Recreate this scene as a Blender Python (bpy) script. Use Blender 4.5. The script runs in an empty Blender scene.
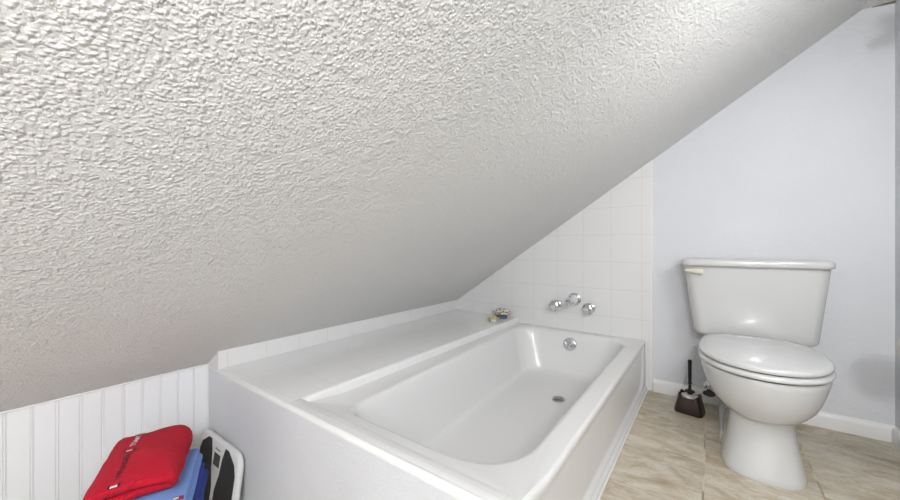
import bpy, bmesh, math, random
from mathutils import Vector, Matrix, noise
random.seed(4)
PI = math.pi
SC = bpy.context.scene
COL = SC.collection

# ------------------------------------------------------------------ helpers
def finish(name, bm, mat=None, parent=None, smooth=True, angle=35):
    """bmesh in world coordinates -> one object; vertices kept relative to the parent thing's base"""
    bmesh.ops.remove_doubles(bm, verts=bm.verts, dist=1e-6)
    bmesh.ops.recalc_face_normals(bm, faces=bm.faces)
    if parent is not None:
        off = Vector((0, 0, 0)); p = parent
        while p is not None:
            off += p.location; p = p.parent
        bmesh.ops.translate(bm, verts=bm.verts, vec=-off)
    me = bpy.data.meshes.new(name)
    bm.to_mesh(me); bm.free()
    if smooth:
        for p in me.polygons: p.use_smooth = True
        me.set_sharp_from_angle(angle=math.radians(angle))
    o = bpy.data.objects.new(name, me); COL.objects.link(o)
    if mat: me.materials.append(mat)
    if parent is not None: o.parent = parent
    return o

def thing(name, label, cat, loc, group=None):
    o = bpy.data.objects.new(name, None); COL.objects.link(o)
    o.empty_display_size = .05
    o.location = loc; o['label'] = label; o['category'] = cat
    if group: o['group'] = group
    return o

def tag(o, label, cat, group=None):
    o['label'] = label; o['category'] = cat
    if group: o['group'] = group
    return o

def struct(name, bm, mat, label=None, **kw):
    o = finish(name, bm, mat, **kw); o['kind'] = 'structure'
    if label: o['label'] = label
    return o

def add_box(bm, x0, x1, y0, y1, z0, z1, bev=0, seg=2, mtx=None):
    b = bmesh.new()
    bmesh.ops.create_cube(b, size=1)
    bmesh.ops.scale(b, vec=(x1-x0, y1-y0, z1-z0), verts=b.verts)
    bmesh.ops.translate(b, vec=((x0+x1)/2, (y0+y1)/2, (z0+z1)/2), verts=b.verts)
    if bev: bmesh.ops.bevel(b, geom=b.edges[:], offset=bev, segments=seg, affect='EDGES', profile=.5)
    merge(bm, b, mtx)

def merge(bm, b, mtx=None):
    if mtx is not None: bmesh.ops.transform(b, matrix=mtx, verts=b.verts)
    me = bpy.data.meshes.new('tmp'); b.to_mesh(me); b.free()
    bm.from_mesh(me); bpy.data.meshes.remove(me)

def add_loft(bm, rings, cap0=True, cap1=True, close=True, mtx=None):
    vs = [[bm.verts.new(mtx @ Vector(p) if mtx is not None else p) for p in r] for r in rings]
    n = len(rings[0])
    for a, b in zip(vs, vs[1:]):
        for i in range(n if close else n-1):
            j = (i+1) % n
            bm.faces.new((a[i], a[j], b[j], b[i]))
    if cap0: bm.faces.new(list(reversed(vs[0])))
    if cap1: bm.faces.new(vs[-1])
    return vs

def add_lathe(bm, prof, seg=32, mtx=None):
    """prof = [(radius, height)], turned about +Z then moved by mtx"""
    rings = []
    for r, h in prof:
        rings.append([(max(r, 1e-5)*math.cos(2*PI*i/seg), max(r, 1e-5)*math.sin(2*PI*i/seg), h) for i in range(seg)])
    add_loft(bm, rings, mtx=mtx)

def add_tube(bm, pts, rad, seg=14):
    pts = [Vector(p) for p in pts]
    rads = rad if isinstance(rad, (list, tuple)) else [rad]*len(pts)
    rings = []; up = Vector((0, 0, 1))
    prev = None
    for i, p in enumerate(pts):
        d = (pts[min(i+1, len(pts)-1)] - pts[max(i-1, 0)]).normalized()
        a = prev if prev is not None else (up if abs(d.dot(up)) < .95 else Vector((1, 0, 0)))
        a = (a - d*a.dot(d)).normalized(); b = d.cross(a); prev = a
        rings.append([p + (a*math.cos(2*PI*k/seg) + b*math.sin(2*PI*k/seg))*rads[i] for k in range(seg)])
    add_loft(bm, rings)

def add_prism(bm, poly, axis, lo, hi):
    """poly = 2D points; extruded along axis 'X','Y' or 'Z'"""
    def P(a, b, c): return {'X': (c, a, b), 'Y': (a, c, b), 'Z': (a, b, c)}[axis]
    A = [bm.verts.new(P(a, b, lo)) for a, b in poly]; B = [bm.verts.new(P(a, b, hi)) for a, b in poly]
    n = len(poly)
    bm.faces.new(A); bm.faces.new(list(reversed(B)))
    for i in range(n):
        j = (i+1) % n
        bm.faces.new((A[i], B[i], B[j], A[j]))

def rrect(x0, x1, y0, y1, radii, z, nc=10, ns=8):
    """rounded rectangle ring; radii for corners (x1,y0) (x1,y1) (x0,y1) (x0,y0)"""
    if not isinstance(radii, (tuple, list)): radii = (radii,)*4
    cs = [(x1-radii[0], y0+radii[0], radii[0], -PI/2), (x1-radii[1], y1-radii[1], radii[1], 0),
          (x0+radii[2], y1-radii[2], radii[2], PI/2), (x0+radii[3], y0+radii[3], radii[3], PI)]
    arcs = [[(cx+r*math.cos(a0+PI/2*k/nc), cy+r*math.sin(a0+PI/2*k/nc)) for k in range(nc+1)] for cx, cy, r, a0 in cs]
    pts = []
    for i in range(4):
        pts += arcs[i]
        a = arcs[i][-1]; b = arcs[(i+1) % 4][0]
        pts += [(a[0]+(b[0]-a[0])*k/ns, a[1]+(b[1]-a[1])*k/ns) for k in range(1, ns)]
    return [(x, y, z) for x, y in pts]

def egg(cx, yf, ym, yb, w, z, nf=2.0, nb=2.6, n=72):
    """egg ring: front tip at yf, widest at ym, back at yb, half width w"""
    pts = []
    for i in range(n):
        t = 2*PI*i/n
        c, s = math.cos(t), math.sin(t)
        e = nf if s < 0 else nb
        x = math.copysign(abs(c)**(2/e), c)*w
        y = math.copysign(abs(s)**(2/e), s)
        y = ym + y*((yb-ym) if s > 0 else (ym-yf))
        pts.append((cx+x, y, z))
    return pts

def lerp(a, b, t): return a+(b-a)*t
def sstep(a, b, x):
    t = min(1, max(0, (x-a)/(b-a))); return t*t*(3-2*t)

# ------------------------------------------------------------------ materials
class N:
    """tiny node-graph helper"""
    def __init__(s, name):
        s.m = bpy.data.materials.new(name); s.m.use_nodes = True
        s.t = s.m.node_tree; s.b = s.t.nodes['Principled BSDF']
    def node(s, typ, ins=None, **props):
        n = s.t.nodes.new(typ)
        for k, v in props.items(): setattr(n, k, v)
        for k, v in (ins or {}).items(): s.put(n.inputs[k], v)
        return n
    def put(s, sock, v):
        if isinstance(v, bpy.types.NodeSocket): s.t.links.new(v, sock)
        else: sock.default_value = v
    def math(s, op, a, b=0.0, c=0.0):
        return s.node('ShaderNodeMath', {0: a, 1: b, 2: c}, operation=op).outputs[0]
    def set(s, **k):
        for kk, v in k.items(): s.put(s.b.inputs[kk.replace('_', ' ')], v)
    def coords(s, world=False):
        if world: v = s.node('ShaderNodeNewGeometry').outputs['Position']
        else: v = s.node('ShaderNodeTexCoord').outputs['Object']
        sep = s.node('ShaderNodeSeparateXYZ', {0: v})
        return v, sep.outputs
    def noise(s, vec, scale, detail=3, rough=.5, dist=0):
        return s.node('ShaderNodeTexNoise', {'Vector': vec, 'Scale': scale, 'Detail': detail, 'Roughness': rough, 'Distortion': dist}).outputs['Fac']
    def ramp(s, fac, stops):
        n = s.node('ShaderNodeValToRGB', {0: fac}); e = n.color_ramp.elements
        while len(e) < len(stops): e.new(.5)
        for el, (p, c) in zip(e, stops): el.position = p; el.color = (*c, 1) if len(c) == 3 else c
        return n.outputs[0]
    def mix(s, fac, a, b, mode='MIX'):
        n = s.node('ShaderNodeMix', data_type='RGBA', blend_type=mode)
        s.put(n.inputs[0], fac); s.put(n.inputs[6], a if not isinstance(a, tuple) else (*a, 1)[:4]); s.put(n.inputs[7], b if not isinstance(b, tuple) else (*b, 1)[:4])
        return n.outputs[2]
    def bump(s, h, strength, dist, normal=None):
        n = s.node('ShaderNodeBump', {'Strength': strength, 'Distance': dist, 'Height': h})
        if normal is not None: s.put(n.inputs['Normal'], normal)
        return n.outputs[0]
    def line(s, c, off, pitch, width, soft=.4):
        """1 in the grout line, 0 on the tile, for a coordinate socket c"""
        a = s.math('MULTIPLY_ADD', c, 1/pitch, -off/pitch+.5)
        a = s.math('FRACT', a); a = s.math('SUBTRACT', a, .5); a = s.math('ABSOLUTE', a); a = s.math('MULTIPLY', a, pitch)
        return s.node('ShaderNodeMapRange', {0: a, 1: width/2*(1-soft), 2: width/2*(1+soft), 3: 1.0, 4: 0.0}).outputs[0]

def plain(name, col, rough=.5, metal=0, coat=0, **k):
    m = N(name); m.set(Base_Color=(*col, 1), Roughness=rough, Metallic=metal)
    if coat: m.set(Coat_Weight=coat, Coat_Roughness=.05)
    v, _ = m.coords(); h = m.noise(v, k.get('scale', 60), 2)
    m.put(m.b.inputs['Normal'], m.bump(h, k.get('bump', .05), k.get('dist', .001)))
    return m.m

def mat_ceiling():
    m = N('sprayed_ceiling_texture')
    v, _ = m.coords()
    w = m.node('ShaderNodeTexNoise', {'Vector': v, 'Scale': 160.0, 'Detail': 2.0}).outputs['Color']
    w = m.node('ShaderNodeVectorMath', {0: w, 1: (.0022, .0022, .0022)}, operation='MULTIPLY').outputs[0]
    v2 = m.node('ShaderNodeVectorMath', {0: v, 1: w}, operation='ADD').outputs[0]
    def grains(scale, lo, hi):
        d = m.node('ShaderNodeTexVoronoi', {'Vector': v2, 'Scale': scale, 'Smoothness': .5, 'Randomness': 1.0}, feature='SMOOTH_F1').outputs['Distance']
        return m.node('ShaderNodeMapRange', {0: d, 1: lo, 2: hi, 3: 1.0, 4: 0.0}, interpolation_type='SMOOTHSTEP').outputs[0]
    patch = m.noise(v, 45, 3, .6)
    patch = m.node('ShaderNodeMapRange', {0: patch, 1: .45, 2: .66, 3: .0, 4: 1.0}, interpolation_type='SMOOTHSTEP').outputs[0]
    g1 = m.math('MULTIPLY', m.noise(v2, 60, 2, .5), patch)         # larger drips
    g2 = grains(125, .08, .6)                                   # sprayed grain
    n1 = m.noise(v2, 150, 4, .65)
    h = m.math('MULTIPLY_ADD', g2, .60, m.math('MULTIPLY', g1, 1.05)); h = m.math('MULTIPLY_ADD', n1, .75, h)
    m.put(m.b.inputs['Normal'], m.bump(h, CEIL_BUMP, .0080))
    t = m.noise(v, 1.3, 3)
    m.set(Base_Color=m.ramp(t, [(.3, (.785, .78, .765)), (.7, (.82, .815, .80))]), Roughness=.6, Specular_IOR_Level=.35)
    return m.m

def mat_wall(name, col, bump=.35):
    m = N(name); v, _ = m.coords()
    a = m.noise(v, 110, 3, .55); b = m.noise(v, 38, 2)
    h = m.math('MULTIPLY_ADD', b, .6, a)
    m.put(m.b.inputs['Normal'], m.bump(h, bump, .0030))
    t = m.noise(v, 2.2, 4)
    c2 = tuple(x*.95 for x in col)
    m.set(Base_Color=m.ramp(t, [(.35, c2), (.65, col)]), Roughness=.55, Specular_IOR_Level=.3)
    return m.m

def mat_tile(name, axes, offs, pitch, col, grout, world=False, gw=.003, rough=.12, hb=.25, gr=.5):
    m = N(name); v, xyz = m.coords(world)
    g = None
    for a, o in zip(axes, offs):
        l = m.line(xyz['XYZ'.index(a)], o, pitch, gw)
        g = l if g is None else m.math('MAXIMUM', g, l)
    wav = m.noise(v, 9, 2)
    h = m.math('MULTIPLY_ADD', wav, .25, m.math('SUBTRACT', 1.0, g))
    m.put(m.b.inputs['Normal'], m.bump(h, hb, .0012))
    m.set(Base_Color=m.mix(g, col, grout), Roughness=m.math('MULTIPLY_ADD', g, gr, rough), Coat_Weight=.0)
    return m.m

def mat_floor():
    m = N('beige_stone_floor_tile'); v, xyz = m.coords()
    px, py = .333, .335
    l1 = m.line(xyz[0], -.025, px, .006); l2 = m.line(xyz[1], 1.393, py, .006)
    g = m.math('MAXIMUM', l1, l2)
    ix = m.math('FLOOR', m.math('MULTIPLY_ADD', xyz[0], 1/px, .025/px)); iy = m.math('FLOOR', m.math('MULTIPLY_ADD', xyz[1], 1/py, -1.393/py))
    cid = m.node('ShaderNodeCombineXYZ', {0: ix, 1: iy, 2: 0.0}).outputs[0]
    rnd = m.node('ShaderNodeTexWhiteNoise', {'Vector': cid}, noise_dimensions='3D').outputs
    sh = m.node('ShaderNodeVectorMath', {0: rnd['Color'], 1: (9., 9., 9.)}, operation='MULTIPLY').outputs[0]
    v2 = m.node('ShaderNodeVectorMath', {0: v, 1: sh}, operation='ADD').outputs[0]
    st = m.node('ShaderNodeVectorMath', {0: v2, 1: (3.0, 7.0, 1.0)}, operation='MULTIPLY').outputs[0]
    n1 = m.noise(st, 1.6, 7, .66, 1.2); n2 = m.noise(v2, 22, 5, .6)
    vein = m.noise(st, 2.6, 4, .5, 2.2)
    base = m.ramp(n1, [(.30, (.36, .275, .165)), (.43, (.50, .42, .295)), (.53, (.62, .56, .45)), (.68, (.74, .70, .62))])
    base = m.mix(m.math('MULTIPLY', n2, .35), base, m.ramp(n2, [(.3, (.46, .38, .26)), (.7, (.70, .65, .56))]))
    crack = m.node('ShaderNodeMapRange', {0: m.math('ABSOLUTE', m.math('SUBTRACT', vein, .5)), 1: .0, 2: .035, 3: .45, 4: 0.0}).outputs[0]
    base = m.mix(crack, base, (.42, .31, .18))
    tone = m.node('ShaderNodeMapRange', {0: rnd['Value'], 3: .92, 4: 1.05}).outputs[0]
    base = m.mix(1.0, base, m.node('ShaderNodeCombineColor', {0: tone, 1: tone, 2: tone}).outputs[0], 'MULTIPLY')
    gn = m.noise(v, 6, 3)
    gcol = m.ramp(gn, [(.40, (.30, .23, .15)), (.52, (.66, .58, .45))])
    m.set(Base_Color=m.mix(g, base, gcol), Roughness=m.math('MULTIPLY_ADD', n2, .25, .3))
    h = m.math('MULTIPLY_ADD', n1, .35, m.math('SUBTRACT', 1.0, g))
    m.put(m.b.inputs['Normal'], m.bump(h, .3, .0025))
    return m.m

def mat_towel(name, col, dark, rib=900, ang=0.0, amp=.6):
    m = N(name); v, _ = m.coords()
    mp = m.node('ShaderNodeMapping', {'Vector': v, 'Rotation': (0, 0, ang)}).outputs[0]
    w = m.node('ShaderNodeTexWave', {'Vector': mp, 'Scale': rib/20, 'Distortion': 1.2, 'Detail': 2.0, 'Detail Scale': 3.0}, bands_direction='X').outputs['Fac']
    f = m.noise(v, 420, 3, .6)
    h = m.math('MULTIPLY_ADD', f, .8, w)
    m.put(m.b.inputs['Normal'], m.bump(h, amp, .0022))
    pile = m.noise(v, 30, 3)
    m.set(Base_Color=m.mix(m.math('MULTIPLY', pile, .5), col, dark), Roughness=.95, Sheen_Weight=.04, Specular_IOR_Level=.1)
    return m.m

def mat_pad():
    m = N('black_ribbed_rubber'); v, _ = m.coords()
    d = m.node('ShaderNodeTexVoronoi', {'Vector': v, 'Scale': 240.0}).outputs['Distance']
    m.put(m.b.inputs['Normal'], m.bump(d, .6, .001))
    m.set(Base_Color=m.ramp(d, [(.1, (.03, .03, .032)), (.7, (.006, .006, .007))]), Roughness=.6)
    return m.m

def mat_bristle():
    m = N('white_bristle'); v, _ = m.coords()
    f = m.noise(v, 700, 2); m.put(m.b.inputs['Normal'], m.bump(f, 1.0, .003))
    m.set(Base_Color=(.78, .76, .72, 1), Roughness=.8); return m.m

def mat_shell(name, stops, scale):
    m = N(name); v, _ = m.coords()
    f = m.noise(v, scale, 2, .5)
    m.set(Base_Color=m.ramp(f, stops), Roughness=.25); return m.m

CEIL_BUMP = .68
M = dict(
    ceiling=mat_ceiling(),
    wall=mat_wall('pale_blue_grey_wall_paint', (.735, .745, .77), .6),
    bead=plain('white_beadboard_paint', (.90, .905, .915), .4, bump=.06, scale=30),
    trim=plain('white_trim_paint', (.83, .825, .81), .35, bump=.06, scale=40),
    walltile=mat_tile('white_glazed_wall_tile', 'XZ', (-.338, .410), .1712, (.80, .795, .785), (.66, .65, .64)),
    decktile=mat_tile('white_glazed_deck_tile', 'XY', (-.513, .665), .1655, (.87, .865, .855), (.77, .76, .745), world=True, gw=.0018, rough=.06, hb=.03, gr=.0),
    striptile=mat_tile('white_glazed_edge_tile', 'Y', (.665,), .1655, (.82, .815, .805), (.68, .67, .65), world=True, gw=.003, rough=.08, hb=.12),
    floor=mat_floor(),
    tub=plain('white_tub_enamel', (.79, .785, .775), .2, coat=0, bump=.03, scale=8),
    ceramic=plain('white_vitreous_china', (.62, .62, .61), .07, coat=.5, bump=.02, scale=6),
    seat=plain('white_seat_enamel', (.66, .66, .655), .12, coat=.4, bump=.04, scale=9),
    gap=plain('dark_gap_shade', (.10, .09, .08), .7),  # near-black colour standing in for shade in the seat gaps
    chrome=plain('polished_chrome', (.72, .72, .73), .09, 1, bump=.02),
    nickel=plain('worn_drain_metal', (.40, .38, .34), .28, 1, bump=.1),
    ivory=plain('ivory_plastic', (.70, .66, .52), .35),
    brown=plain('dark_brown_plastic', (.026, .012, .008), .38, coat=.1, bump=.15, scale=25),
    black=plain('black_plastic', (.008, .007, .007), .35),
    bristle=mat_bristle(),
    red=mat_towel('red_ribbed_terry', (.60, .016, .040), (.44, .008, .022), 950, 0, .7),
    blue=mat_towel('light_blue_terry', (.23, .37, .76), (.18, .30, .68), 1500, .4, .35),
    royal=mat_towel('royal_blue_terry', (.055, .085, .36), (.035, .055, .25), 800, .9, .7),
    navy=plain('navy_thread', (.010, .012, .035), .8, bump=.3, scale=500),
    white=plain('white_thread', (.80, .80, .80), .8, bump=.3, scale=500),
    redthread=plain('red_thread', (.58, .02, .03), .8, bump=.3, scale=500),
    scale_white=plain('white_scale_plastic', (.80, .80, .78), .3),
    pad=mat_pad(),
    lcd=plain('dark_display_window', (.02, .018, .018), .12),
    dishblue=mat_shell('blue_glazed_pottery', [(.35, (.05, .07, .14)), (.7, (.12, .15, .24))], 60),
    shell=mat_shell('cream_shell_glaze', [(.38, (.16, .09, .03)), (.46, (.62, .56, .42)), (.6, (.80, .77, .68))], 55),
    yellow=mat_shell('yellow_glaze', [(.40, (.62, .46, .08)), (.52, (.74, .62, .25)), (.62, (.80, .77, .68))], 40),
    oldcaulk=plain('stained_caulk', (.22, .18, .13), .7, bump=.3),
    stool=plain('white_stool_paint', (.75, .75, .73), .4),
)

# ------------------------------------------------------------------ room dimensions (metres)
WALL_Y = 2.396; REAR_Y = -1.35; LEFT_X = -1.80; RIGHT_X = .642
TILE_X = -1.692; CREASE_X = .545; SLOPE = .678; LOW = -.262
END_Y = .628                       # end wall of the tub deck, and edge of the raised floor
def slope_z(x): return 1.5537 + SLOPE*x
FLAT_Z = slope_z(CREASE_X)

# ---- floor
bm = bmesh.new()
add_box(bm, LEFT_X-.1, RIGHT_X+.1, END_Y+.03, WALL_Y+.1, -.4, 0)
add_box(bm, LEFT_X-.1, RIGHT_X+.1, REAR_Y-.1, END_Y+.03, -.4, LOW)
struct('floor', bm, M['floor'], 'beige stone tile floor, one low step up to the tub', smooth=False)

# ---- ceiling: slope and the narrow flat strip at its top
bm = bmesh.new()
xa = LEFT_X-.1
prof = [(xa, slope_z(xa)), (CREASE_X, FLAT_Z), (RIGHT_X+.1, FLAT_Z), (RIGHT_X+.1, FLAT_Z+.12), (CREASE_X-.05, FLAT_Z+.12), (xa, slope_z(xa)+.14)]
add_prism(bm, prof, 'Y', REAR_Y-.1, WALL_Y+.1)
struct('ceiling', bm, M['ceiling'], 'white sprayed-texture sloping attic ceiling', smooth=False)

# ---- walls
bm = bmesh.new(); add_box(bm, LEFT_X-.1, RIGHT_X+.1, WALL_Y, WALL_Y+.1, -.35, FLAT_Z+.1)
struct('wall_far', bm, M['wall'], 'pale blue grey wall behind the toilet', smooth=False)
bm = bmesh.new(); add_box(bm, RIGHT_X, RIGHT_X+.1, REAR_Y-.1, WALL_Y, -.35, FLAT_Z+.1)
struct('wall_right', bm, M['wall'], smooth=False)
bm = bmesh.new(); add_box(bm, LEFT_X-.1, RIGHT_X+.1, REAR_Y-.1, REAR_Y, -.35, FLAT_Z+.1)
struct('wall_rear', bm, M['wall'], smooth=False)

# ---- beadboard knee wall on the left: real grooves with a bead beside each
bm = bmesh.new()
pr = [(REAR_Y, LEFT_X)]
k0 = .062; pit = .0565
ys = [k0 + pit*i for i in range(-25, 11)]
for y in ys:
    if y < REAR_Y+.02 or y > END_Y-.012: continue
    pr += [(y-.0022, LEFT_X), (y-.0005, LEFT_X-.0035), (y+.0009, LEFT_X-.0035), (y+.0022, LEFT_X-.0006), (y+.0036, LEFT_X+.0006),
           (y+.0052, LEFT_X-.0004), (y+.0062, LEFT_X-.0026), (y+.0074, LEFT_X)]
pr += [(END_Y, LEFT_X), (END_Y, LEFT_X-.1), (REAR_Y, LEFT_X-.1)]
zt = slope_z(LEFT_X)+.0
A = [bm.verts.new((x, y, -.3)) for y, x in pr]; B = [bm.verts.new((x, y, slope_z(x))) for y, x in pr]
for i in range(len(pr)):
    j = (i+1) % len(pr); bm.faces.new((A[i], A[j], B[j], B[i]))
struct('wall_left', bm, M['bead'], 'low white beadboard knee wall', smooth=False)

bm = bmesh.new()   # caulked bead along the top of the boards and down the corner
add_tube(bm, [(LEFT_X+.001, y, slope_z(LEFT_X)-.002) for y in (REAR_Y, 0, END_Y)], .0045, 8)
struct('trim_1', bm, M['trim'], 'white caulk line under the slope')
bm = bmesh.new(); add_tube(bm, [(LEFT_X+.001, END_Y-.001, z) for z in (LOW, 0, .335)], .004, 8)
struct('trim_2', bm, M['trim'], 'white caulk line in the corner')

# ---- wall tile panel over the tub, cut along the slope, bullnose edge on its right
bm = bmesh.new()
xr = -.28
add_prism(bm, [(TILE_X, .27), (xr-.004, .27), (xr-.004, slope_z(xr-.004)+.002), (TILE_X, slope_z(TILE_X)+.002)], 'Y', WALL_Y-.006, WALL_Y+.01)
add_prism(bm, [(-.318, .0), (xr-.004, .0), (xr-.004, .27), (-.318, .27)], 'Y', WALL_Y-.006, WALL_Y+.01)
struct('trim_3', bm, M['walltile'], 'white square wall tiles over the tub', smooth=False)
bm = bmesh.new()
add_tube(bm, [(xr-.006, WALL_Y-.001, 0), (xr-.006, WALL_Y-.001, 1.0), (xr-.006, WALL_Y-.001, slope_z(xr-.006))], .0062, 12)
struct('trim_4', bm, M['trim'], 'rounded white tile edge')

bm = bmesh.new()   # old brown caulk where the flat ceiling strip meets the wall
add_tube(bm, [(CREASE_X+.03, WALL_Y-.001, FLAT_Z-.001), (CREASE_X+.06, WALL_Y-.001, FLAT_Z-.002), (RIGHT_X, WALL_Y-.001, FLAT_Z-.003)], [.0015, .004, .006], 8)
struct('trim_5', bm, M['oldcaulk'], 'brown stained caulk under the flat ceiling strip')
# ---- baseboards
def baseboard(name, x0, x1):
    bm = bmesh.new()
    add_prism(bm, [(WALL_Y, 0), (WALL_Y-.014, 0), (WALL_Y-.014, .052), (WALL_Y-.011, .062), (WALL_Y-.006, .069), (WALL_Y, .072)], 'X', x0, x1)
    return struct(name, bm, M['trim'], 'low white baseboard under the blue grey wall', angle=50)
baseboard('baseboard_far', xr+.002, RIGHT_X)
bm = bmesh.new()
add_prism(bm, [(RIGHT_X, 0), (RIGHT_X-.014, 0), (RIGHT_X-.014, .052), (RIGHT_X-.011, .062), (RIGHT_X-.006, .069), (RIGHT_X, .072)], 'Y', END_Y, WALL_Y-.014)
struct('baseboard_right', bm, M['trim'], angle=50)

# ------------------------------------------------------------------ tub deck
LEDGE_X = -1.142; DECK_Z = .327; TUB_Y0 = .705; APRON_X = -.32
def deck_z(x): return DECK_Z + .004*sstep(0, 1, (LEDGE_X-x)/(LEDGE_X-TILE_X))
deck = thing('tub_deck', 'white tiled ledge boxed in around the bathtub under the sloping ceiling', 'deck', (-1.2, 1.4, 0))
bm = bmesh.new()
# long ledge beside the tub, rounded nose towards the tub
nose = [(LEDGE_X-.012+.012*math.cos(a), DECK_Z-.012+.012*math.sin(a)) for a in [PI/2*k/6 for k in range(7)]]
sec = [(LEDGE_X, .02)] + nose + [(x, deck_z(x)) for x in (-1.25, -1.37, -1.49, -1.60, -1.69, LEFT_X)] + [(LEFT_X, .02)]
add_prism(bm, sec, 'Y', END_Y+.012, WALL_Y-.001)
finish('deck_top', bm, M['decktile'], deck, angle=60)
# near end of the deck (two tile rows) between the ledge and the apron
bm = bmesh.new()
b = bmesh.new(); r = .011
sec2 = [(END_Y+.012, .02), (END_Y+.012, DECK_Z), (END_Y+.056, DECK_Z), (TUB_Y0, DECK_Z-.018), (TUB_Y0, .02)]
add_prism(bm, sec2, 'X', LEDGE_X-.02, APRON_X)
finish('end_deck', bm, M['decktile'], deck, angle=60)
# bullnose edge along the end wall
bm = bmesh.new()
for i in range(1):
    xs = [LEFT_X, -1.69, -1.6, -1.49, -1.37, -1.25, LEDGE_X, -.9, -.6, APRON_X]
    rings = []
    for x in xs:
        z = deck_z(x) if x < LEDGE_X else DECK_Z
        rings.append([(x, END_Y+.013, z-.016), (x, END_Y-.002, z-.016)] + [(x, END_Y+.012-.014*math.sin(a), z-.014+.014*math.cos(a)) for a in [PI/2*(1-k/6) for k in range(7)]] + [(x, END_Y+.013, z)])
    add_loft(bm, rings)
finish('edge_tiles', bm, M['striptile'], deck, angle=60)
# upright tile row against the slope
bm = bmesh.new()
add_prism(bm, [(LEFT_X, .322), (TILE_X, .322), (TILE_X, slope_z(TILE_X)), (LEFT_X, slope_z(LEFT_X))], 'Y', END_Y, WALL_Y-.001)
finish('upright_tiles', bm, M['striptile'], deck, smooth=False)
# painted end wall
bm = bmesh.new(); add_box(bm, LEFT_X, APRON_X, END_Y, END_Y+.06, LOW, DECK_Z-.012)
e = finish('end_panel', bm, M['wall'], deck, smooth=False); e['label'] = 'pale blue grey painted end wall of the deck'

# ------------------------------------------------------------------ bathtub
tub = thing('bathtub', 'white built-in alcove bathtub between the tiled ledge and the toilet', 'bathtub', (-.72, 1.55, 0))
bm = bmesh.new()
x0, x1, y0, y1 = LEDGE_X+.001, APRON_X, TUB_Y0+.001, WALL_Y-.0062
RZ = .292
def mouth(ix, iy, z, k=1.0, near=0, far=0, rr=1.0):
    pts = rrect(-1.060+ix, -.397-ix, .752+iy+near, 2.318-iy-far, (.20*rr, .13*rr, .14*rr, .10*rr), z, 14, 12)
    return [(x + lerp(.045, -.030, (y-.75)/1.55)*sstep(-.6, -1.0, x), y, z_) for x, y, z_ in pts]
rings = [rrect(x0, x1-.012, y0, y1, .004, RZ-.024, 14, 12), rrect(x0, x1-.012, y0, y1, .004, RZ, 14, 12),
         mouth(-.012, -.012, RZ+.0005), mouth(-.006, -.006, RZ-.0005), mouth(0, 0, RZ-.003), mouth(.006, .006, RZ-.009), mouth(.010, .010, RZ-.018)]
# basin sides: lounging slope at the near end, steep at the drain end
def basin(t, z):
    ix = .010+.075*t; near = .18*t; far = .055*t
    return mouth(ix, .010, z, near=near, far=far)
for t, z in ((.12, .245), (.3, .19), (.5, .135), (.7, .085), (.85, .052), (.95, .035)):
    rings.append(basin(t, z))
def flr(s, z):
    a = basin(1.0, z); cx, cy = -.72, 1.75
    return [(lerp(cx, p[0], s), lerp(cy, p[1], s), z) for p in a]
rings += [flr(.97, .026), flr(.90, .021), flr(.7, .018), flr(.4, .017), flr(.1, .0165)]
add_loft(bm, rings, cap0=False)
def near_lift(y): return (DECK_Z-.018-RZ-.0008)*sstep(.82, .712, y)      # the rim meets the tiles flush at the near end
for v in bm.verts:
    if v.co.z > .2: v.co.z += near_lift(v.co.y)*sstep(.2, .28, v.co.z)
finish('tub_shell', bm, M['tub'], tub, angle=70)

# apron: moulded recess with a big rounded far corner, kicked-out skirt
bm = bmesh.new()
def apron_x(y, z):
    yc, zc, R = 2.225, .150, .115          # lower far corner of the recess
    dy = y-yc; dz = zc-z
    if dy > 0 and dz > 0: d = R-math.hypot(dy, dz)
    else: d = min(R-dy, R-dz) if (dy > 0 or dz > 0) else R-max(dy, dz)
    rec = sstep(-.004, .014, d)*sstep(0, .040, (RZ-.014)-z)
    x = APRON_X - .012*rec
    x += .010*sstep(.030, .012, z) if z < .03 else 0
    t = min(1, max(0, (z-(RZ-.012))/.012))      # rounded rim
    return x - .012*(1-math.sqrt(1-t*t))
zs = [0, .004, .008, .012, .016, .02, .024, .028, .031, .034, .04, .046, .052, .058, .064, .07, .08, .095, .11, .125, .14, .155, .17, .19, .21, .225, .235, .245, .255, .262, .268, .274, RZ-.015, RZ-.012, RZ-.0095, RZ-.0075, RZ-.006, RZ-.0035, RZ-.0018, RZ-.0007, RZ-.0001, RZ]
ysn = [TUB_Y0+.001 + (2.10-TUB_Y0)*i/24 for i in range(25)] + [2.10+.001 + (WALL_Y-.008-2.101)*i/40 for i in range(1, 41)]
g = [[bm.verts.new((apron_x(y, z), y, z)) for z in zs] for y in ysn]
for i in range(len(ysn)-1):
    for j in range(len(zs)-1):
        bm.faces.new((g[i][j], g[i+1][j], g[i+1][j+1], g[i][j+1]))
for v in bm.verts: v.co.z += near_lift(v.co.y)*sstep(.2, .28, v.co.z)
ap = finish('apron', bm, M['tub'], tub, angle=60)
# caulk along the floor
bm = bmesh.new(); add_tube(bm, [(APRON_X+.011, TUB_Y0, .002), (APRON_X+.011, 1.5, .002), (APRON_X+.011, WALL_Y-.01, .002)], .005, 8)
finish('caulk_line', bm, M['trim'], tub)
# drain
bm = bmesh.new()
T = Matrix.Translation((-.672, 1.905, .0195))
add_lathe(bm, [(.0, .0), (.030, .0), (.033, .0015), (.033, .004), (.029, .006), (.024, .004), (.022, .0015), (.0, .001)], 32, T)
dr = finish('drain', bm, M['nickel'], tub)
bm = bmesh.new(); add_lathe(bm, [(.018, .001), (.018, .007), (.015, .010), (.0, .011)], 24, T)
finish('stopper', bm, M['nickel'], dr)
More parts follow.
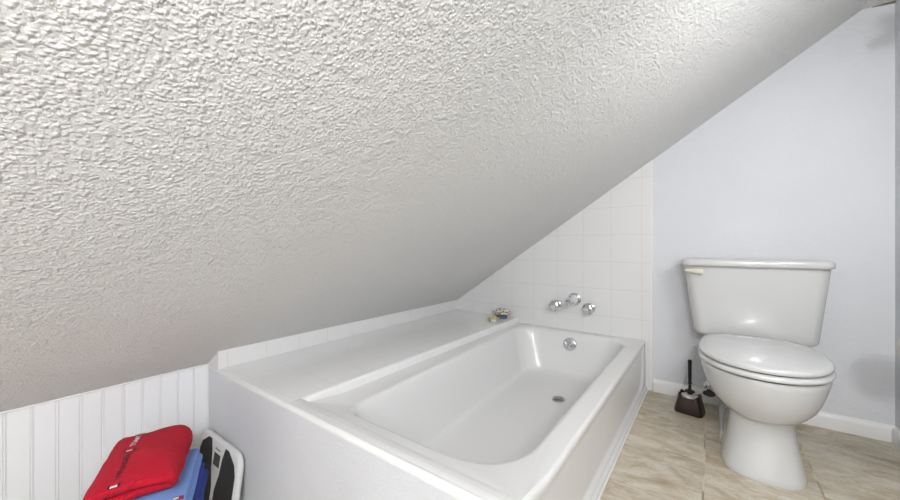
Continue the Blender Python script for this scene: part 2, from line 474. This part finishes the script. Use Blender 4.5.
# overflow plate on the drain-end slope
bm = bmesh.new()
T = Matrix.Translation((-.735, 2.294, .222)) @ Matrix.Rotation(math.radians(82), 4, 'X')
add_lathe(bm, [(.042, -.008), (.042, .004), (.039, .009), (.028, .012), (.0, .013)], 36, T)
ov = finish('overflow_plate', bm, M['chrome'], tub)
bm = bmesh.new()
add_tube(bm, [T @ Vector(p) for p in ((-.012, -.014, .010), (-.012, -.010, .022), (-.010, .004, .024), (0, .010, .024), (.010, .004, .024), (.012, -.010, .022), (.012, -.014, .010))], .0045, 10)
finish('trip_lever', bm, M['chrome'], ov)
# moulded soap rest in the far corner of the rim
bm = bmesh.new()
T = Matrix.Translation((-1.085, 2.350, RZ-.001)) @ Matrix.Scale(.45, 4, (0, 1, 0))
add_lathe(bm, [(.085, .0), (.085, .003), (.081, .0055), (.076, .0045), (.0, .0035)], 40, T)
finish('soap_rest', bm, M['tub'], tub)

# ------------------------------------------------------------------ tub taps on the tiled wall
tap = thing('bath_tap_set', 'chrome tub spout and two round knobs on the white tiled wall', 'faucet', (-.735, WALL_Y-.006, .455))
YW = WALL_Y-.006
RX = Matrix.Rotation(PI/2, 4, 'X')        # +Z -> -Y
for x in (-.855, -.637):
    T = Matrix.Translation((x, YW, .452)) @ RX
    bm = bmesh.new()
    prof = [(.012, .010), (.012, .024), (.024, .028), (.034, .036), (.036, .046), (.034, .056), (.026, .062), (.012, .064), (.0, .064)]
    rings = []
    for r_, h_ in prof:
        ring = []
        for i in range(48):
            a = 2*PI*i/48; lob = 1+.07*math.cos(6*a)*(1 if .03 < h_ < .06 else .4)
            ring.append(T @ Vector((max(r_, 1e-5)*lob*math.cos(a), max(r_, 1e-5)*lob*math.sin(a), h_)))
        rings.append(ring)
    add_loft(bm, rings)
    kn = finish('knob', bm, M['chrome'], tap, angle=50)
    bm = bmesh.new(); add_lathe(bm, [(.034, .0), (.034, .004), (.027, .009), (.014, .012), (.0, .012)], 32, T)
    finish('escutcheon', bm, M['chrome'], kn)
bm = bmesh.new()
T = Matrix.Translation((-.735, YW, .500))
path = [(0, 0, .0), (0, -.03, .001), (0, -.065, .001), (0, -.105, -.001), (0, -.128, -.006), (0, -.140, -.014)]
add_tube(bm, [T @ Vector(p) for p in path], [.033, .032, .030, .028, .026, .020], 24)
sp = finish('spout', bm, M['chrome'], tap)
bm = bmesh.new(); add_lathe(bm, [(.042, .0), (.042, .005), (.036, .010), (.028, .012), (.0, .012)], 32, T @ RX)
finish('escutcheon', bm, M['chrome'], sp)
bm = bmesh.new(); add_lathe(bm, [(.004, .0), (.004, .012), (.008, .014), (.008, .020), (.0, .022)], 16, Matrix.Translation((-.735, YW-.098, .515)))
finish('diverter_pin', bm, M['chrome'], sp)

# ------------------------------------------------------------------ soap dishes on the ledge
def dish(name, label, x, y, r, rim_mat, foot_mat, h):
    z = deck_z(x)+.0006
    t = thing(name, label, 'dish', (x, y, z))
    bm = bmesh.new()
    T = Matrix.Translation((x, y, z))
    add_lathe(bm, [(r*.55, 0), (r*.62, .002), (r*.60, h*.35), (r*.78, h*.62), (r*.86, h*.72), (r*.72, h*.72), (r*.5, h*.5), (0, h*.45)], 32, T)
    finish('foot', bm, foot_mat, t)
    bm = bmesh.new(); rings = []
    for rr, hh in ((.70, .60), (.92, .72), (1.0, .86), (.96, .98), (.86, .96), (.6, .80), (.3, .74), (.02, .72)):
        ring = []
        for i in range(64):
            a = 2*PI*i/64; lob = 1+(.07*math.cos(8*a) if rr > .5 else 0)
            ring.append((x+r*rr*lob*math.cos(a), y+r*rr*lob*math.sin(a), z+h*hh+(h*.10*math.cos(8*a) if rr > .8 else 0)))
        rings.append(ring)
    add_loft(bm, rings)
    finish('scalloped_bowl', bm, rim_mat, t)
    return t
dl = dish('soap_dish', 'cream scalloped soap dish on a blue foot, on the ledge corner', -1.235, 2.300, .070, M['shell'], M['dishblue'], .050)
for i in range(3):
    a = 2.1*i+.5; bm = bmesh.new()
    T = Matrix.Translation((-1.235+.030*math.cos(a), 2.300+.030*math.sin(a), deck_z(-1.235)+.0006+.052*.84)) @ Matrix.Scale(1.4, 4) @ Matrix.Rotation(a, 4, 'Z')
    rings = []
    for k in range(9):
        u = -1+2*k/8; w = math.sqrt(max(0, 1-u*u))*.016+.0004
        rings.append([T @ Vector((u*.02, w*math.cos(2*PI*j/20)*(1+.06*math.cos(6*2*PI*j/20)), .008+w*.55*math.sin(2*PI*j/20))) for j in range(20)])
    add_loft(bm, rings)
    tag(finish('soap_shell', bm, M['shell']), 'small cream and brown shell-shaped soap in the larger blue-footed dish', 'soap', 'shell soaps in the blue-footed dish')
ds = dish('soap_dish', 'small dish with yellow inside, left of the blue-footed soap dish', -1.232, 2.170, .045, M['yellow'], M['shell'], .026)

# ------------------------------------------------------------------ toilet
TX = .155
toilet = thing('toilet', 'white two-piece toilet with closed lid against the blue grey wall', 'toilet', (TX, 2.05, 0))
bm = bmesh.new()
#      z     yf     ym    yb    w     nf   nb
S = [(.000, 1.700, 1.86, 2.330, .126, 2.9, 4),
     (.006, 1.698, 1.86, 2.332, .127, 2.9, 4),
     (.022, 1.702, 1.86, 2.330, .124, 2.8, 4),
     (.060, 1.716, 1.87, 2.326, .116, 2.7, 4),
     (.110, 1.732, 1.88, 2.322, .108, 2.6, 4),
     (.160, 1.744, 1.89, 2.320, .103, 2.5, 4),
     (.195, 1.748, 1.90, 2.320, .102, 2.4, 4),
     (.204, 1.742, 1.90, 2.320, .104, 2.3, 4),
     (.209, 1.728, 1.90, 2.322, .112, 2.2, 3.6),
     (.218, 1.705, 1.89, 2.322, .124, 2.15, 3.4),
     (.236, 1.680, 1.89, 2.325, .143, 2.1, 3.2),
     (.262, 1.660, 1.88, 2.328, .162, 2.05, 3.0),
     (.300, 1.643, 1.88, 2.330, .179, 2.05, 3.0),
     (.330, 1.634, 1.88, 2.330, .187, 2.05, 3.0),
     (.360, 1.627, 1.88, 2.330, .194, 2.05, 3.0),
     (.378, 1.624, 1.88, 2.330, .196, 2.05, 3.0),
     (.386, 1.627, 1.88, 2.328, .193, 2.05, 3.0),
     (.388, 1.640, 1.88, 2.320, .176, 2.05, 3.0)]
rings = [egg(TX, yf, ym, yb, w, z, nf, nb) for z, yf, ym, yb, w, nf, nb in S]
add_loft(bm, rings)
# foot flange towards the wall and the shelf that carries the tank
rings = [rrect(TX-w, TX+w, 1.91, 2.33, .05, z) for z, w in ((0, .130), (.035, .129), (.048, .124), (.056, .113), (.060, .08))]
add_loft(bm, rings)
rings = [rrect(TX-w, TX+w, y_, 2.375, .04, z) for z, w, y_ in ((.29, .08, 2.18), (.33, .12, 2.15), (.37, .145, 2.14), (.400, .15, 2.14), (.404, .146, 2.145))]
add_loft(bm, rings)
finish('bowl', bm, M['ceramic'], toilet, angle=50)
def plate(dw, z0, z1, dome=0, yb=2.165, crown=.006):
    f = lambda k, z: egg(TX, 1.618+.0-dw+k, 1.875, yb-k*.5, .200+dw-k, z, 2.08, 3.2)
    rs = [f(.010, z0), f(.003, z0+.002), f(0, z0+.007), f(0, z1-.008), f(.003, z1-.003), f(.010, z1)]
    if dome:
        base = f(.010, z1)
        for s_, dz in ((.85, dome*.35), (.65, dome*.7), (.4, dome*.92), (.12, dome)):
            rs.append([(TX+(p[0]-TX)*s_, 1.88+(p[1]-1.88)*s_, z1+dz) for p in base])
    return rs
bm = bmesh.new(); add_loft(bm, plate(.003, .392, .4125)); finish('seat', bm, M['seat'], toilet, angle=60)
bm = bmesh.new(); add_loft(bm, plate(.000, .4165, .438, dome=.012)); finish('seat_lid', bm, M['seat'], toilet, angle=60)
bm = bmesh.new()
for r_ in (egg(TX, 1.632, 1.88, 2.10, .178, .386), ):
    add_loft(bm, [r_, egg(TX, 1.632, 1.88, 2.10, .178, .42)])
finish('seat_gap_shade', bm, M['gap'], toilet)  # dark filler, paints the shade between bowl, seat and lid
for s in (-1, 1):
    bm = bmesh.new(); add_box(bm, TX+s*.075-.022, TX+s*.075+.022, 2.115, 2.155, .403, .43, .008, 3)
    finish('hinge', bm, M['seat'], toilet)
# tank
bm = bmesh.new()
def tank_ring(z, k=0, dr=0):
    t = (z-.405)/.35
    xl = lerp(-.072, -.117, t)+k; xr_ = lerp(.380, .416, t)-k; yf = lerp(2.192, 2.172, t)+k; yb = 2.384-k
    pts = rrect(xl, xr_, yf, yb, (.045, .02, .02, .045), z)
    return [(x, y - .010*max(0, 1-((x-TX)/.25)**2)*(1 if y < 2.25 else 0), z_) for x, y, z_ in pts]
rings = [tank_ring(.405, .03), tank_ring(.407, .016), tank_ring(.413, .006), tank_ring(.422, .0015), tank_ring(.435), tank_ring(.52), tank_ring(.62), tank_ring(.755)]
add_loft(bm, rings); finish('tank', bm, M['ceramic'], toilet, angle=50)
bm = bmesh.new()
def lid_ring(z, k):
    pts = rrect(-.128+k, .424-k, 2.150+k, 2.388-k*.3, (.04, .02, .02, .04), z)
    return [(x, y - .012*max(0, 1-((x-TX)/.27)**2)*(1 if y < 2.25 else 0), z_) for x, y, z_ in pts]
rings = [lid_ring(z+.0185, k) for z, k in ((.7365, .014), (.7375, .006), (.742, .001), (.749, 0), (.761, 0), (.768, .003), (.772, .009), (.774, .02), (.775, .05))]
add_loft(bm, rings); finish('tank_lid', bm, M['ceramic'], toilet, angle=60)
# flush lever: pivot on the tank face, arm to the left
bm = bmesh.new()
add_lathe(bm, [(.012, 0), (.012, .010), (.009, .014), (0, .015)], 20, Matrix.Translation((-.048, 2.172, .728)) @ RX)
rings = []
for x, h_, d_ in ((-.036, .011, .008), (-.044, .013, .009), (-.06, .012, .008), (-.085, .009, .006), (-.104, .0075, .005), (-.110, .005, .003)):
    rings.append([(x, 2.150+d_*math.cos(a)*1.0, .729+(-.048-x)*.08+h_*math.sin(a)) for a in [2*PI*k/16 for k in range(16)]])
add_loft(bm, rings)
lv = finish('flush_lever', bm, M['ivory'], toilet); lv['label'] = 'ivory plastic flush lever'

# shut-off valve on the wall beside the toilet
valve = thing('shutoff_valve', 'small chrome water valve low on the wall behind the toilet', 'valve', (-.012, WALL_Y, .090))
bm = bmesh.new()
add_lathe(bm, [(.028, 0), (.028, .003), (.018, .010), (.010, .012), (.010, .07), (.015, .072), (.015, .10), (0, .102)], 24, Matrix.Translation((-.012, WALL_Y, .090)) @ RX)
finish('valve_body', bm, M['chrome'], valve)
bm = bmesh.new()
Tn = Matrix.Translation((-.012, WALL_Y-.10, .090)) @ RX
rings = []
for r_, h_ in ((.006, 0), (.006, .014), (.020, .016), (.022, .022), (.018, .028), (.0001, .029)):
    rings.append([Tn @ Vector((r_*1.25*math.cos(2*PI*i/24), r_*.75*math.sin(2*PI*i/24), h_)) for i in range(24)])
add_loft(bm, rings); finish('valve_handle', bm, M['black'], valve)

# ------------------------------------------------------------------ toilet brush and holder
HX, HY = -.092, 2.205
bm = bmesh.new()
HR = Matrix.Translation((HX, HY, 0)) @ Matrix.Rotation(math.radians(-10), 4, 'Z')
def hring(z, w, d, k=0):
    pts = rrect(-w+k, w-k, -d+k, d-k, max(.02-k, .006), z, 8, 8)
    return pts
outer = []
for z, w, d in ((0, .060, .048), (.006, .062, .050), (.04, .056, .046), (.07, .048, .041)):
    outer.append(hring(z, w, d))
def crest(ring, base, amp):      # rim rises to peaks at the corners
    return [(x, y, base+amp*(abs(x)/.047)**3*(.4+.6*(abs(y)/.04))) for x, y, z in ring]
top_o = crest(hring(.085, .045, .038), .078, .034)
top_i = crest(hring(.085, .045, .038, .003), .0785, .034)
inner = [hring(.065, .047, .040, .003), hring(.02, .057, .046, .003)]
add_loft(bm, outer+[top_o, top_i]+inner, mtx=HR)
tag(finish('brush_holder', bm, M['brown'], angle=50), 'dark brown tapered holder on the floor between tub and toilet', 'brush holder')
brush = thing('toilet_brush', 'toilet brush with upright black handle standing in the brown holder', 'brush', (HX, HY, .0205))
bm = bmesh.new()
add_lathe(bm, [(.012, .08), (.012, .102), (.022, .104), (.022, .110), (.0075, .114), (.0065, .13), (.0065, .143), (.010, .145), (.010, .153), (.0075, .155), (.0085, .18), (.0085, .252), (.0095, .257), (.0095, .264), (.006, .268), (0, .269)], 20, Matrix.Translation((HX, HY, 0)))
finish('handle', bm, M['black'], brush)
bm = bmesh.new()
rings = []
for z, r_ in ((.0205, .018), (.03, .030), (.05, .034), (.06, .034), (.076, .038), (.087, .036), (.092, .024), (.093, .006)):
    rings.append([(HX+r_*(1+.10*math.sin(9*t+z*300))*math.cos(t), HY+r_*.85*(1+.10*math.sin(9*t+z*300))*math.sin(t), z+.004*math.sin(5*t)*(z > .1)) for t in [2*PI*k/48 for k in range(48)]])
add_loft(bm, rings); finish('bristles', bm, M['bristle'], brush)

# ------------------------------------------------------------------ towels by the knee wall
U = Vector((-.909, .416, 0)).normalized(); V = Vector((.416, .909, 0)).normalized()
class Towel:
    """a thick sheet folded in layers about an axis along U, fold on the V side"""
    def __init__(s, c, L, W, z0, t, layers, seed, tilt=0, puff=.006, below=None, gap=.485, recede=0):
        s.gap = gap; s.recede = recede
        s.below = below
        s.c, s.L, s.W, s.z0, s.t, s.n, s.seed, s.tilt, s.puff = Vector(c), L, W, z0, t, layers, seed, tilt, puff
    def warp(s, u, v, z):
        h = (z-s.z0)/(s.t*s.n)
        if u < 0: u *= 1-s.recede*(1-h)      # the lower folds stop short of the top one
        q = Vector((u*9, v*9, s.seed))
        z += noise.noise(q)*s.puff*1.5*h + noise.noise(q*2.6)*s.puff*.5*h
        z += h*s.puff*2.2*(1-(2*u/s.L)**2)*(1-(2*v/s.W)**2)
        z += h*s.tilt*(u/s.L+.5)*1.0
        if s.below is not None:
            p = s.c + U*u + V*v - s.below.c
            a = max(-s.below.L/2, min(s.below.L/2, p.dot(U))); b = max(-s.below.W/2, min(s.below.W/2, p.dot(V)))
            zt = s.below.z0+s.below.t*s.below.n
            z += s.below.warp(a, b, zt).z - zt
        v += noise.noise(Vector((u*14, z*30, s.seed+7)))*s.puff*.9
        u += noise.noise(Vector((v*14, z*30, s.seed+3)))*s.puff*.9
        return s.c + U*u + V*v + Vector((0, 0, z))
    def top(s, u, v, lift=.001):
        z = s.z0+s.t*s.n
        # rounded shoulders of the outer layer
        e = s.L/2; du = max(0, abs(u)-(e-s.t*.5))/(s.t*.5); z -= s.t*.5*(1-math.sqrt(max(0, 1-min(1, du)**2)))
        p = s.warp(u, v, z)
        return p+Vector((0, 0, lift))
    def mesh(s, bm, nu=46):
        t, W, n = s.t, s.W, s.n
        path = []          # centre line in (v,z), from the loose bottom edge zigzagging up
        for k in range(n):
            z = s.z0+t*(k+.5); a, b = (-W/2+t*.5, W/2-t*.5)
            seq = [a+(b-a)*i/16 for i in range(17)]
            if k % 2: seq = seq[::-1]
            path += [(v, z, (0, 1 if k % 2 == 0 else -1)) for v in seq]
            if k < n-1:
                sg = 1 if k % 2 == 0 else -1; vc = seq[-1]
                for i in range(1, 8):
                    a_ = -PI/2+PI*i/8
                    path.append((vc+sg*t*.5*math.cos(a_), z+t*.5+t*.5*math.sin(a_), None))
        m = len(path)
        prof = []
        nrm = []
        for i in range(m):
            a = path[max(0, i-1)]; b = path[min(m-1, i+1)]
            d = Vector((b[0]-a[0], b[1]-a[1])).normalized(); nrm.append(Vector((-d.y, d.x)))
        hw = s.gap*t
        def section(k):   # k shrinks the thickness at the ends
            L_ = [(path[i][0]+nrm[i].x*hw*k, path[i][1]+nrm[i].y*hw*k) for i in range(m)]
            R_ = [(path[i][0]-nrm[i].x*hw*k, path[i][1]-nrm[i].y*hw*k) for i in range(m)]
            e1 = [(path[-1][0]-nrm[-1].y*0 + (path[-1][0]-path[-2][0])/abs(path[-1][0]-path[-2][0])*hw*k*math.cos(a), path[-1][1]+math.copysign(1, nrm[-1].y)*hw*k*math.sin(a)) for a in (PI/4, 0, -PI/4)]
            e0 = [(path[0][0]+(path[0][0]-path[1][0])/abs(path[0][0]-path[1][0])*hw*k*math.cos(a), path[0][1]-math.copysign(1, nrm[0].y)*hw*k*math.sin(a)) for a in (PI/4, 0, -PI/4)]
            return L_+e1+R_[::-1]+e0
        rings = []
        us = []
        for j in range(6):
            a = PI/2*j/6; us.append((-s.L/2+hw*(1-math.sin(a)), max(.05, math.cos(PI/2-a)) if j else .05))
        us = [(-s.L/2+hw*(1-math.cos(PI/2*j/6)), max(.04, math.sin(PI/2*j/6))) for j in range(7)]
        mid = [(lerp(-s.L/2+hw, s.L/2-hw, j/nu), 1) for j in range(1, nu)]
        alls = us + mid + [(-u, k) for u, k in reversed(us)]
        for u, k in alls:
            rings.append([s.warp(u, v, z) for v, z in section(k)])
        add_loft(bm, rings)

def strip(bm, tw, u0, u1, v0, v1, lift=.0012, nu=6, nv=4):
    g = [[bm.verts.new(tw.top(lerp(u0, u1, i/nu), lerp(v0, v1, j/nv), lift)) for j in range(nv+1)] for i in range(nu+1)]
    for i in range(nu):
        for j in range(nv): bm.faces.new((g[i][j], g[i+1][j], g[i+1][j+1], g[i][j+1]))

def text_on(bm, tw, txt, size, fn, lift=.0012):
    """lettering laid on the towel's top through fn(x,y)->(u,v)"""
    cu = bpy.data.curves.new('lettering', 'FONT'); cu.body = txt; cu.size = size; cu.resolution_u = 3; cu.offset = size*.02; cu.space_character = 1.15
    o = bpy.data.objects.new('lettering', cu); COL.objects.link(o)
    me = o.evaluated_get(bpy.context.evaluated_depsgraph_get()).to_mesh()
    b = bmesh.new(); b.from_mesh(me); bmesh.ops.triangulate(b, faces=b.faces)
    for v in b.verts: v.co = tw.top(*fn(v.co.x, v.co.y), lift)
    o.evaluated_get(bpy.context.evaluated_depsgraph_get()).to_mesh_clear()
    bpy.data.objects.remove(o); bpy.data.curves.remove(cu)
    merge(bm, b)

def towel(name, label, tw, mat):
    bm = bmesh.new(); tw.mesh(bm)
    t = thing(name, label, 'towel', tw.c+Vector((0, 0, tw.z0)))
    finish('cloth', bm, mat, t, angle=80)
    return t
def flag(t, tw, u, v, su, sv, along_u=True, lift=.0014):
    """navy-white-red woven flag label; long side along u or v"""
    def st(col, a0, a1, b0, b1):
        bm = bmesh.new()
        if along_u: strip(bm, tw, u+b0*su, u+b1*su, v+a0*sv, v+a1*sv, lift)
        else: strip(bm, tw, u+a0*su, u+a1*su, v+b0*sv, v+b1*sv, lift)
        return bm
    bm = st(0, -.5, .5, -.5, .5); f = finish('flag_label', bm, M['navy'], t)
    lift += .0005
    bm = st(0, -.3, .3, -.5, 0); finish('white_field', bm, M['white'], f)
    bm = st(0, -.3, .3, 0, .5); finish('red_field', bm, M['redthread'], f)

CX = Vector((-1.415, .318, 0))
royal_tw = Towel(CX + V*.026 - U*.008, .330, .236, .000, .0230, 3, 11.3, puff=.004, gap=.45)
royal = towel('bath_towel', 'dark royal blue folded towel, lowest of the towel stack', royal_tw, M['royal'])
blue_tw = Towel(CX + V*.017 - U*.013, .347, .222, .0705, .0175, 3, 4.7, puff=.003, below=royal_tw, gap=.46)
blue = towel('bath_towel', 'light blue folded towel under the red one', blue_tw, M['blue'])
red_tw = Towel(CX - V*.005 + U*.009, .322, .190, .1275, .038, 2, 1.9, tilt=.012, puff=.005, below=blue_tw, gap=.455, recede=.27)
red = towel('bath_towel', 'red ribbed folded towel on top of the stack', red_tw, M['red'])
# woven lettering along the red towel
vl = -.028
for u in (-.142, -.003, .126): flag(red, red_tw, u, vl, .013, .026)
bm = bmesh.new(); text_on(bm, red_tw, 'HILFIGER', .019, lambda x, y: (-.118+x*1.05, vl+.007-y)); finish('lettering', bm, M['navy'], red)
bm = bmesh.new(); text_on(bm, red_tw, 'TOMMY', .019, lambda x, y: (.020+x*1.08, vl+.007-y)); finish('lettering', bm, M['white'], red)
# lettering along the front edge of the blue towel
ub = -.131
flag(blue, blue_tw, ub+.002, .092, .013, .024, along_u=False)
bm = bmesh.new(); text_on(bm, blue_tw, 'TOMMY HILFIGER', .016, lambda x, y: (ub-.004+y, -.085+x)); finish('lettering', bm, M['navy'], blue)

# low stool that carries the towels on the lower floor
st = thing('step_stool', 'low white wooden stool under the towel stack by the beadboard', 'stool', (CX.x, CX.y, LOW))
SM = Matrix.Translation(CX + V*.02 - U*.01) @ Matrix.Rotation(math.atan2(U.y, U.x), 4, 'Z')
bm = bmesh.new(); add_box(bm, -.14, .14, -.115, .115, -.026, -.001, .005, 2, SM); finish('stool_top', bm, M['stool'], st)
for a in (-1, 1):
    for b_ in (-1, 1):
        bm = bmesh.new(); add_box(bm, a*.115-.015, a*.115+.015, b_*.09-.015, b_*.09+.015, LOW, -.026, .003, 2, SM); finish('leg', bm, M['stool'], st)

# ------------------------------------------------------------------ bathroom scale leaning on the deck's end wall
SW, SH, ST = .365, .329, .026
bs = thing('bathroom_scale', 'white bathroom scale with black foot pads leaning on the tub end wall', 'scale', (-1.605, .58, LOW))
lean = math.asin(.046/.334)
# local: x = width, y = up the scale, z = out of its face (towards the camera)
base = Vector((-1.605, .581, LOW))
ey = Vector((0, math.sin(lean), math.cos(lean))); ez = Vector((0, -math.cos(lean), math.sin(lean)))
SMX = Matrix(((1, 0, 0, base.x), (0, ey.y, ez.y, base.y), (0, ey.z, ez.z, base.z), (0, 0, 0, 1)))
def srr(x0, x1, y0, y1, r, z): return [SMX @ Vector(p) for p in rrect(x0, x1, y0, y1, r, z, 8, 6)]
bm = bmesh.new()
hw = SW/2
add_loft(bm, [srr(-hw+k, hw-k, k+.005, SH-k, .05, z) for k, z in ((.012, 0), (.003, .003), (0, .010), (0, ST-.008), (.003, ST-.002), (.009, ST))])
finish('body', bm, M['scale_white'], bs, angle=60)
# two foot pads with a slanted inner edge, narrowing beside the display
def pad(sgn):
    pts = [(.012, .022), (.166, .022), (.166, .250), (.150, .285), (.095, .318), (.066, .318), (.048, .270), (.040, .215), (.016, .15)]
    bm = bmesh.new()
    P = [(sgn*x, y) for x, y in pts]
    if sgn < 0: P = P[::-1]
    add_loft(bm, [[SMX @ Vector((x, y, z)) for x, y in P] for z in (ST-.002, ST+.0015)])
    return bm
for s in (-1, 1):
    o = finish('foot_pad', pad(s), M['pad'], bs, smooth=False); o['label'] = 'black textured foot pad'
bm = bmesh.new(); add_box(bm, -.027, .027, .232, .278, ST-.001, ST+.001, 0, 1, SMX); dsp = finish('display', bm, M['lcd'], bs, smooth=False)
bm = bmesh.new()
for i in range(4): add_box(bm, -.022+i*.012, -.014+i*.012, .292, .297, ST-.001, ST+.0008, 0, 1, SMX)
finish('unit_marks', bm, M['black'], bs, smooth=False)

# ------------------------------------------------------------------ fittings on the right wall
hold = thing('toilet_paper_holder', 'chrome paper holder on the right wall beside the toilet', 'paper holder', (RIGHT_X, 1.75, .54))
for y in (1.685, 1.815):
    bm = bmesh.new()
    add_lathe(bm, [(.022, 0), (.022, .005), (.010, .010), (.009, .09), (.013, .093), (.013, .108), (0, .110)], 20, Matrix.Translation((RIGHT_X, y, .54)) @ Matrix.Rotation(-PI/2, 4, 'Y'))
    finish('post', bm, M['chrome'], hold)
bm = bmesh.new(); add_tube(bm, [(RIGHT_X-.10, 1.69, .54), (RIGHT_X-.10, 1.75, .54), (RIGHT_X-.10, 1.81, .54)], .008, 12)
finish('spindle', bm, M['chrome'], hold)
bm = bmesh.new()
add_lathe(bm, [(.020, -.05), (.056, -.05), (.058, -.048), (.058, .048), (.056, .05), (.020, .05), (.020, -.05)], 36, Matrix.Translation((RIGHT_X-.10, 1.75, .528)) @ Matrix.Rotation(PI/2, 4, 'X'))
tag(finish('toilet_paper_roll', bm, M['bristle']), 'white toilet paper roll hanging on the chrome holder', 'toilet paper')
hook = thing('shadow_hook', 'added chrome hook, out of view on the right wall, shaped for its shadow', 'hook', (RIGHT_X, 1.72, 1.72))  # unseen, added and shaped to throw the soft shadow high on the far wall
bm = bmesh.new(); add_box(bm, RIGHT_X-.010, RIGHT_X-.0002, 1.69, 1.75, 1.66, 1.80, .004, 2); finish('back_plate', bm, M['chrome'], hook)
bm = bmesh.new(); add_tube(bm, [(RIGHT_X-.008, 1.72, 1.755), (RIGHT_X-.05, 1.72, 1.752), (RIGHT_X-.075, 1.72, 1.758), (RIGHT_X-.088, 1.72, 1.78), (RIGHT_X-.09, 1.72, 1.80)], [.026, .025, .025, .026, .008], 16); finish('upper_prong', bm, M['chrome'], hook)
bm = bmesh.new(); add_tube(bm, [(RIGHT_X-.008, 1.72, 1.725), (RIGHT_X-.05, 1.72, 1.717), (RIGHT_X-.085, 1.72, 1.706), (RIGHT_X-.115, 1.72, 1.702), (RIGHT_X-.126, 1.72, 1.712)], [.028, .028, .028, .024, .006], 16); finish('lower_prong', bm, M['chrome'], hook)

# ------------------------------------------------------------------ light
def area(name, loc, target, size, power, col=(1, 1, 1), size_y=None):
    l = bpy.data.lights.new(name, 'AREA'); l.energy = power; l.color = col; l.size = size
    if size_y: l.shape = 'RECTANGLE'; l.size_y = size_y
    o = bpy.data.objects.new(name, l); COL.objects.link(o); o.location = loc
    o.rotation_euler = (Vector(target)-Vector(loc)).to_track_quat('-Z', 'Y').to_euler()
    return o
def bulb(name, loc, power, rad=.035, col=(1, .97, .93)):
    l = bpy.data.lights.new(name, 'POINT'); l.energy = power; l.color = col; l.shadow_soft_size = rad
    o = bpy.data.objects.new(name, l); COL.objects.link(o); o.location = loc
bulb('room_lamp', (.35, -.70, 1.50), 55.5, .085, (.985, .99, 1))
area('vanity_light', (.50, 1.0, 1.30), (.15, 2.4, 1.15), .10, 3.6, (.98, .99, 1), .14)
area('mirror_light', (.60, 1.0, 1.40), (-.55, 1.5, -.1), .26, 3.6, (.98, .99, 1), .30)
w = bpy.data.worlds.new('World'); SC.world = w; w.use_nodes = True
w.node_tree.nodes['Background'].inputs[0].default_value = (.9, .93, 1, 1); w.node_tree.nodes['Background'].inputs[1].default_value = .6

# ------------------------------------------------------------------ camera
cam = bpy.data.cameras.new('camera'); co = bpy.data.objects.new('camera', cam); COL.objects.link(co)
co.location = (0, 0, .86)
yaw = math.atan2(262, 354.6)
co.rotation_euler = (PI/2, 0, yaw)
cam.sensor_width = 36; cam.lens = 36*354.6/900
cam.shift_y = -5/900
cam.clip_start = .01
SC.camera = co
SC.view_settings.view_transform = 'Standard'; SC.view_settings.look = 'None'
SC.view_settings.exposure = 0; SC.view_settings.gamma = 1; SC.view_settings.use_curve_mapping = False
